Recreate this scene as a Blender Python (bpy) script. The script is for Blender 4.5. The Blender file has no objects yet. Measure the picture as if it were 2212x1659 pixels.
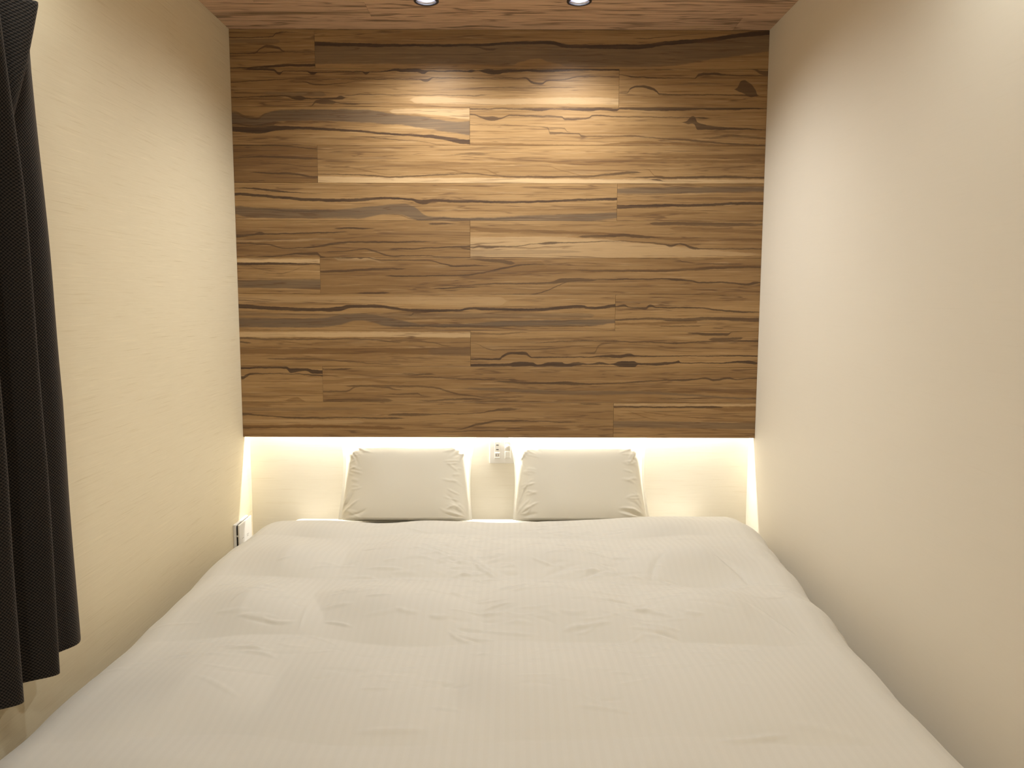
import bpy, bmesh, math, random
import numpy as np
from mathutils import Vector, Matrix

random.seed(7)
rng = np.random.default_rng(7)
S = bpy.context.scene
COL = S.collection

# ---------------------------------------------------------------- camera
cam_data = bpy.data.cameras.new('camera')
cam_data.sensor_fit = 'HORIZONTAL'
cam_data.sensor_width = 36.0
cam_data.lens = 36.0 * 1700.0 / 2212.0
cam_data.clip_start = 0.02
cam = bpy.data.objects.new('camera', cam_data)
COL.objects.link(cam)
PITCH, ROLL = 0.1096, 0.0024
fwd = Vector((0.0, math.cos(PITCH), -math.sin(PITCH)))
rot = Matrix.Rotation(math.pi / 2 - PITCH, 4, 'X') @ Matrix.Rotation(ROLL, 4, 'Z')
cam.matrix_world = Matrix.Translation((0.0555, -3.3376, 1.4488)) @ rot
S.camera = cam

# ---------------------------------------------------------------- world, exposure
world = bpy.data.worlds.new('world')
S.world = world
world.use_nodes = True
world.node_tree.nodes['Background'].inputs[0].default_value = (0.9, 0.85, 0.75, 1)
world.node_tree.nodes['Background'].inputs[1].default_value = 0.0
S.view_settings.view_transform = 'Standard'
S.view_settings.look = 'None'
S.view_settings.gamma = 1.0
S.view_settings.use_curve_mapping = False
S.view_settings.exposure = 0.13
S.cycles.use_denoising = True
S.cycles.max_bounces = 10
S.cycles.diffuse_bounces = 8

# ---------------------------------------------------------------- lights of the room
LED_POWER = 21.0            # warm strip hidden behind the wooden panelling
LED_COLOR = (1.0, 0.97, 0.88)
DOWN_POWER = 48.0           # the two downlights in view
DOWN_COLOR = (0.975, 0.99, 1.0)
ROOM_POWER = 12.0           # downlights nearer the camera, out of the frame; rear pair added as fill
ROOM_COLOR = (0.965, 1.0, 0.96)
FILL_POWER = 30.0           # fill lamp added on the wall behind the camera
ROOM_SPOTS = [(-0.84, -1.62), (0.84, -1.75), (-0.55, -3.4), (0.55, -3.4)]
FRONT_SPOTS = [(-0.263, -0.310), (0.299, -0.311)]

# room dimensions (metres)
W = 1.1                     # half width
ZC = 2.5307                 # ceiling
ZB = 0.85                   # lower edge of the panelling
RECESS = 0.0865             # lower wall lies this far behind the panelling
YF = -4.4                   # wall behind the camera
ROWH = (ZC - ZB) / 11


# ---------------------------------------------------------------- helpers
def tag(o, label=None, cat=None, group=None, kind=None):
    if label: o['label'] = label
    if cat: o['category'] = cat
    if group: o['group'] = group
    if kind: o['kind'] = kind
    return o


def link(name, mesh, mat=None, parent=None, smooth=False):
    o = bpy.data.objects.new(name, mesh)
    COL.objects.link(o)
    if mat: mesh.materials.append(mat)
    if parent: o.parent = parent
    if smooth:
        for p in mesh.polygons: p.use_smooth = True
    return o


def empty(name, loc):
    o = bpy.data.objects.new(name, None)
    o.empty_display_size = 0.05
    o.location = loc
    COL.objects.link(o)
    return o


def box_bm(lo, hi, bevel=0.0, seg=2, bm=None):
    bm2 = bmesh.new()
    bmesh.ops.create_cube(bm2, size=1.0)
    for v in bm2.verts:
        v.co = Vector([lo[i] + (v.co[i] + 0.5) * (hi[i] - lo[i]) for i in range(3)])
    if bevel:
        bmesh.ops.bevel(bm2, geom=bm2.edges[:], offset=bevel, segments=seg, affect='EDGES', profile=0.5)
    if bm is None: return bm2
    me = bpy.data.meshes.new('tmp'); bm2.to_mesh(me); bm2.free(); bm.from_mesh(me); bpy.data.meshes.remove(me)
    return bm


def build(name, bm, mat=None, parent=None, smooth=False):
    me = bpy.data.meshes.new(name)
    bmesh.ops.recalc_face_normals(bm, faces=bm.faces)
    bm.to_mesh(me); bm.free()
    return link(name, me, mat, parent, smooth)


def box(name, lo, hi, mat, parent=None, bevel=0.0, seg=2):
    return build(name, box_bm(lo, hi, bevel, seg), mat, parent)


def lathe_bm(profile, n=48, closed=False):
    """profile: (radius, z) from start to end, spun about z."""
    bm = bmesh.new()
    rings = []
    for r, z in profile:
        rings.append([bm.verts.new((r * math.cos(2 * math.pi * k / n), r * math.sin(2 * math.pi * k / n), z)) for k in range(n)])
    pairs = list(zip(rings, rings[1:]))
    if closed: pairs.append((rings[-1], rings[0]))
    for a, b in pairs:
        for k in range(n):
            bm.faces.new((a[k], a[(k + 1) % n], b[(k + 1) % n], b[k]))
    return bm


def grid_mesh(name, P, closed_u=False, uv=None):
    """P: (n, m, 3) array of points -> quad mesh."""
    n, m = P.shape[:2]
    idx = np.arange(n * m).reshape(n, m)
    a, b, c, d = idx[:-1, :-1], idx[1:, :-1], idx[1:, 1:], idx[:-1, 1:]
    f = np.stack([a, b, c, d], -1).reshape(-1, 4)
    me = bpy.data.meshes.new(name)
    me.vertices.add(n * m)
    me.vertices.foreach_set('co', P.reshape(-1).astype(np.float32))
    me.loops.add(f.size)
    me.loops.foreach_set('vertex_index', f.reshape(-1).astype(np.int32))
    me.polygons.add(len(f))
    me.polygons.foreach_set('loop_start', (np.arange(len(f)) * 4).astype(np.int32))
    me.polygons.foreach_set('use_smooth', np.ones(len(f), dtype=bool))
    if uv is not None:
        l = me.uv_layers.new(name='UVMap')
        l.data.foreach_set('uv', uv.reshape(-1, 2)[f.reshape(-1)].reshape(-1).astype(np.float32))
    me.update(calc_edges=True)
    me.validate()
    return me


# ---------------------------------------------------------------- node helpers
class NT:
    def __init__(self, name):
        self.mat = bpy.data.materials.new(name)
        self.mat.use_nodes = True
        self.t = self.mat.node_tree
        self.t.nodes.clear()
        self.out = self.new('ShaderNodeOutputMaterial')
        self.b = self.new('ShaderNodeBsdfPrincipled')
        self.t.links.new(self.b.outputs[0], self.out.inputs[0])

    def new(self, typ, **kw):
        n = self.t.nodes.new(typ)
        for k, v in kw.items(): setattr(n, k, v)
        return n

    def put(self, sock, val):
        if isinstance(val, bpy.types.NodeSocket): self.t.links.new(val, sock)
        elif val is not None:
            if isinstance(val, (tuple, list)) and len(val) == 3 and sock.type == 'RGBA': val = (*val, 1)
            sock.default_value = val

    def math(self, op, a, b=None, c=None, clamp=False):
        n = self.new('ShaderNodeMath', operation=op, use_clamp=clamp)
        self.put(n.inputs[0], a); self.put(n.inputs[1], b)
        if c is not None: self.put(n.inputs[2], c)
        return n.outputs[0]

    def mix(self, f, a, b):
        n = self.new('ShaderNodeMix', data_type='RGBA')
        self.put(n.inputs['Factor'], f); self.put(n.inputs[6], a); self.put(n.inputs[7], b)
        return n.outputs[2]

    def noise(self, vec, scale, detail=2.0, rough=0.5, dist=0.0):
        n = self.new('ShaderNodeTexNoise')
        self.put(n.inputs['Vector'], vec)
        n.inputs['Scale'].default_value = scale
        n.inputs['Detail'].default_value = detail
        n.inputs['Roughness'].default_value = rough
        n.inputs['Distortion'].default_value = dist
        return n.outputs['Fac']

    def scale(self, vec, s, offset=None):
        n = self.new('ShaderNodeMapping')
        self.put(n.inputs['Vector'], vec)
        n.inputs['Scale'].default_value = s
        if offset is not None: self.put(n.inputs['Location'], offset)
        return n.outputs[0]

    def remap(self, v, a, b, c=0.0, d=1.0, smooth=False):
        n = self.new('ShaderNodeMapRange')
        if smooth: n.interpolation_type = 'SMOOTHSTEP'
        self.put(n.inputs[0], v)
        for i, x in enumerate((a, b, c, d)): n.inputs[1 + i].default_value = x
        return n.outputs[0]

    def curve(self, x, pts):
        n = self.new('ShaderNodeFloatCurve')
        self.put(n.inputs['Value'], x)
        cv = n.mapping.curves[0]
        pts = [(min(max(a, 0.0), 1.0), min(max(b, 0.0), 1.0)) for a, b in pts]
        while len(cv.points) < len(pts): cv.points.new(0.5, 0.5)
        for p, (a, b) in zip(cv.points, pts):
            p.location = (a, b); p.handle_type = 'AUTO_CLAMPED'
        n.mapping.use_clip = False
        n.mapping.update()
        return n.outputs[0]

    def bump(self, h, strength, dist):
        n = self.new('ShaderNodeBump')
        n.inputs['Strength'].default_value = strength
        n.inputs['Distance'].default_value = dist
        self.put(n.inputs['Height'], h)
        self.t.links.new(n.outputs[0], self.b.inputs['Normal'])

    def set(self, **kw):
        for k, v in kw.items(): self.put(self.b.inputs[k.replace('_', ' ')], v)
        return self.mat


def plain(name, col, rough=0.5, metal=0.0, grain=0.02):
    m = NT(name)
    co = m.new('ShaderNodeTexCoord').outputs['Object']
    n = m.noise(co, 60.0, 3)
    c = m.mix(n, tuple(x * (1 - grain) for x in col), tuple(min(1, x * (1 + grain)) for x in col))
    return m.set(Base_Color=c, Roughness=rough, Metallic=metal)


def glow(name, col, strength):
    m = NT(name)
    return m.set(Base_Color=(0.8, 0.8, 0.8), Emission_Color=col, Emission_Strength=strength)


# ---------------------------------------------------------------- materials
def wallpaper(name, col, streak, axis, bump=0.12):
    """fine horizontal slub wallpaper; axis = direction the threads run along"""
    m = NT(name)
    co = m.new('ShaderNodeTexCoord').outputs['Object']
    s1 = (4.5, 4.5, 210.0) if axis == 'Y' else (6.0, 6.0, 150.0); s2 = (16.0, 16.0, 620.0)
    a = m.noise(m.scale(co, s1), 1.0, 4, 0.6)
    b = m.noise(m.scale(co, s2), 1.0, 2, 0.5)
    c = m.noise(co, 1.6, 2)
    threads = m.remap(a, 0.56, 0.74, 0, 1, True)
    light = m.remap(a, 0.44, 0.28, 0, 1, True)
    k = m.math('MULTIPLY', threads, streak)
    base = m.mix(c, tuple(x * 0.975 for x in col), tuple(min(1, x * 1.02) for x in col))
    dark = tuple(x * y for x, y in zip(col, (0.84, 0.80, 0.72)))
    pale = tuple(min(1, x * 1.10) for x in col)
    base = m.mix(k, base, dark)
    base = m.mix(m.math('MULTIPLY', light, streak * 0.8), base, pale)
    base = m.mix(m.math('MULTIPLY', m.remap(b, 0.4, 0.7), streak * 0.25), base, dark)
    h = m.math('ADD', m.math('MULTIPLY', a, 0.6), m.math('MULTIPLY', b, 0.4))
    m.bump(h, bump, 0.002)
    return m.set(Base_Color=base, Roughness=0.6, Specular_IOR_Level=0.3)


def wood(name, feats=None, tone=0.0):
    """spalted walnut board. Base grain is streaky noise; feats are the figure
    (veins and bands) of one particular board in board coordinates."""
    m = NT(name)
    uv = m.new('ShaderNodeTexCoord').outputs['UV']
    sep = m.new('ShaderNodeSeparateXYZ')
    m.put(sep.inputs[0], uv)
    u, v = sep.outputs[0], sep.outputs[1]
    oi = m.new('ShaderNodeObjectInfo')
    info = oi.outputs['Random']
    att = m.new('ShaderNodeAttribute', attribute_type='OBJECT', attribute_name='length').outputs['Fac']
    off = m.new('ShaderNodeCombineXYZ')
    m.put(off.inputs[0], m.math('MULTIPLY', info, 37.0))
    m.put(off.inputs[1], m.math('MULTIPLY', info, 91.0))
    vec = m.new('ShaderNodeCombineXYZ')
    um = m.math('MULTIPLY', u, att)
    m.put(vec.inputs[0], um)
    m.put(vec.inputs[1], m.math('MULTIPLY', v, ROWH))
    addv = m.new('ShaderNodeVectorMath', operation='ADD')
    m.put(addv.inputs[0], vec.outputs[0]); m.put(addv.inputs[1], off.outputs[0])
    P = addv.outputs[0]
    broad = m.noise(m.scale(P, (1.0, 16.0, 1)), 1.0, 3, 0.55, 0.3)
    fine = m.noise(m.scale(P, (5.0, 150.0, 1)), 1.0, 4, 0.6, 0.2)
    hair = m.noise(m.scale(P, (16.0, 420.0, 1)), 1.0, 2, 0.5)
    jagl = m.noise(m.scale(P, (14.0, 20.0, 1)), 1.0, 4, 0.65)
    tan = (0.335, 0.202, 0.083)
    brown = (0.155, 0.078, 0.025)
    grey = (0.125, 0.084, 0.050)
    dark = (0.040, 0.020, 0.011)
    pale = (0.520, 0.360, 0.190)
    col = m.mix(m.remap(broad, 0.33, 0.72, 0, 1, True), tan, m.mix(0.55, tan, brown))
    if tone > 0: col = m.mix(tone, col, brown)
    if tone < 0: col = m.mix(0.68, col, (0.76, 0.53, 0.38))
    col = m.mix(m.math('MULTIPLY', m.remap(fine, 0.50, 0.75, 0, 1, True), 0.72), col, brown)
    col = m.mix(m.math('MULTIPLY', m.remap(fine, 0.46, 0.28, 0, 1, True), 0.35), col, pale)
    keys = {'d': dark, 'g': grey, 'p': pale, 'b': brown}
    vj = m.math('ADD', v, m.math('MULTIPLY', m.math('SUBTRACT', jagl, 0.5), 0.075 if feats else 0.25))
    if feats:
        acc = {}
        for key, strength, band, pts in feats:
            pts = list(pts)
            lo, hi = pts[0], pts[-1]
            cen = [(a, b) for a, b, w in pts]
            wid = [(a, w) for a, b, w in pts]
            if lo[0] > 0.02: wid = [(0.0, 0.0), (max(lo[0] - 0.03, 0.001), 0.0)] + wid
            if hi[0] < 0.98: wid = wid + [(min(hi[0] + 0.03, 0.999), 0.0), (1.0, 0.0)]
            if cen[0][0] > 0: cen = [(0.0, cen[0][1])] + cen
            if cen[-1][0] < 1: cen = cen + [(1.0, cen[-1][1])]
            c = m.curve(u, cen); w = m.curve(u, wid)
            d = m.math('ABSOLUTE', m.math('SUBTRACT', vj, c))
            soft = 0.035 if band else 0.014
            if not band: w = m.math('MULTIPLY', w, 1.38)
            k = m.math('DIVIDE', m.math('SUBTRACT', w, d), soft, clamp=True)
            k = m.math('MULTIPLY', k, strength)
            acc[key] = m.math('MAXIMUM', acc[key], k) if key in acc else k
        mod = m.remap(fine, 0.3, 0.7, 0.72, 1.05)
        for key in 'pbgd':
            if key in acc:
                k = m.math('MULTIPLY', acc[key], mod if key != 'd' else m.remap(fine, 0.3, 0.7, 0.8, 1.0), clamp=True)
                col = m.mix(k, col, keys[key])
    else:
        n1 = m.noise(m.scale(P, (0.9, 11.0, 1)), 1.0, 3, 0.6, 0.4)
        line = m.math('ABSOLUTE', m.math('SUBTRACT', n1, 0.5))
        col = m.mix(m.math('MULTIPLY', m.remap(line, 0.02, 0.004, 0, 1, True), 0.65), col, dark)
        col = m.mix(m.math('MULTIPLY', m.remap(n1, 0.58, 0.68, 0, 1, True), 0.6), col, grey)
        col = m.mix(m.math('MULTIPLY', m.remap(n1, 0.40, 0.33, 0, 1, True), 0.6), col, pale)
    n3 = m.noise(m.scale(P, (1.3, 42.0, 1)), 1.0, 3, 0.6, 0.5)
    l3 = m.math('ABSOLUTE', m.math('SUBTRACT', n3, 0.52))
    col = m.mix(m.math('MULTIPLY', m.math('MULTIPLY', m.remap(l3, 0.026, 0.004, 0, 1, True), m.remap(broad, 0.30, 0.55)), 0.68), col, (0.10, 0.05, 0.022))
    # short dark pores along the grain
    n2 = m.noise(m.scale(P, (3.2, 60.0, 1)), 1.0, 2, 0.5, 0.6)
    col = m.mix(m.math('MULTIPLY', m.remap(n2, 0.70, 0.80, 0, 1, True), 0.55), col, dark)
    col = m.mix(m.math('MULTIPLY', m.remap(hair, 0.55, 0.8), 0.25), col, brown)
    m.bump(fine, 0.06, 0.0006)
    return m.set(Base_Color=col, Roughness=0.42, Specular_IOR_Level=0.35)


def linen(name, col, stripe=0.0):
    m = NT(name)
    tc = m.new('ShaderNodeTexCoord')
    uv = tc.outputs['UV'] if stripe else tc.outputs['Object']
    sep = m.new('ShaderNodeSeparateXYZ'); m.put(sep.inputs[0], uv)
    weave = m.noise(m.scale(uv, (900, 700, 900)), 1.0, 1)
    soft = m.noise(uv, 2.2, 2)
    c = m.mix(soft, tuple(x * 0.97 for x in col), tuple(min(1, x * 1.02) for x in col))
    rough = 0.75
    if stripe:
        w = m.math('SINE', m.math('MULTIPLY', sep.outputs[0], 2 * math.pi / 0.021))
        s = m.remap(w, -0.25, 0.25, 0, 1, True)
        c = m.mix(m.math('MULTIPLY', s, stripe), c, tuple(x * 0.80 for x in col))
        rough = m.remap(s, 0, 1, 0.62, 0.80)
    m.bump(weave, 0.05, 0.0005)
    return m.set(Base_Color=c, Roughness=rough, Sheen_Weight=0.15, Sheen_Roughness=0.5, Specular_IOR_Level=0.25)


def basket_weave():
    m = NT('charcoal_basket_weave')
    uv = m.new('ShaderNodeTexCoord').outputs['UV']
    rotm = m.new('ShaderNodeMapping')
    m.put(rotm.inputs['Vector'], uv)
    rotm.inputs['Rotation'].default_value = (0, 0, math.radians(0))
    sep = m.new('ShaderNodeSeparateXYZ'); m.put(sep.inputs[0], rotm.outputs[0])
    p = 2 * math.pi / 0.0076
    a = m.math('SINE', m.math('MULTIPLY', sep.outputs[0], p))
    b = m.math('SINE', m.math('MULTIPLY', sep.outputs[1], p))
    ab = m.math('MULTIPLY', a, b)
    k = m.remap(ab, -0.6, 0.6, 0, 1, True)
    n = m.noise(uv, 600.0, 2)
    k2 = m.math('MULTIPLY', k, m.remap(n, 0.3, 0.7, 0.6, 1.0))
    c = m.mix(k2, (0.006, 0.0055, 0.0055), (0.052, 0.042, 0.034))
    m.bump(k2, 0.55, 0.002)
    return m.set(Base_Color=c, Roughness=0.85, Sheen_Weight=0.25, Sheen_Roughness=0.4, Sheen_Tint=(0.55, 0.45, 0.36, 1), Specular_IOR_Level=0.15)


M_LEFT = wallpaper('slub_wallpaper_left', (0.720, 0.635, 0.455), 0.80, 'Y')
M_RIGHT = wallpaper('smooth_wallpaper_right', (0.760, 0.700, 0.585), 0.10, 'Y', 0.05)
M_RECESS = wallpaper('slub_wallpaper_back', (0.82, 0.775, 0.67), 0.35, 'X')
M_PLAINWALL = plain('painted_wall', (0.70, 0.64, 0.52), 0.7)
M_FLOOR = plain('floor_oak', (0.28, 0.19, 0.11), 0.5)
M_BACKING = plain('panel_backing', (0.035, 0.024, 0.016), 0.8)
M_WOOD = wood('spalted_walnut_ceiling', None, -1.0)
M_LINEN = linen('white_duvet_satin', (0.63, 0.60, 0.525), 0.032)
M_SHEET = linen('white_sheet', (0.74, 0.72, 0.68))
M_PILLOW = linen('white_pillowcase', (0.63, 0.59, 0.49))
M_BEDBASE = plain('bed_base_fabric', (0.05, 0.045, 0.04), 0.8)
M_CURTAIN = basket_weave()
M_WHITE = plain('white_plastic', (0.76, 0.74, 0.70), 0.35)
M_MODULE = plain('white_plastic_module', (0.70, 0.68, 0.63), 0.3)
M_SLOT = plain('dark_slot', (0.02, 0.018, 0.016), 0.6)
M_GREYPRINT = plain('grey_print', (0.28, 0.26, 0.24), 0.6)
M_RING = plain('dark_trim_ring', (0.018, 0.017, 0.022), 0.3)
M_CHROME = plain('bright_reflector', (0.78, 0.78, 0.84), 0.28, 1.0)
M_RAIL = plain('rail_metal', (0.45, 0.43, 0.40), 0.35, 0.9)
M_LAMP = glow('downlight_lamp', (0.93, 0.95, 1.0), 20.0)
M_FILL = glow('fill_lamp_glow', (1.0, 0.95, 0.85), 2.0)  # globe of the added fill lamp
M_LED = glow('led_diffuser', LED_COLOR, 6.0)

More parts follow.
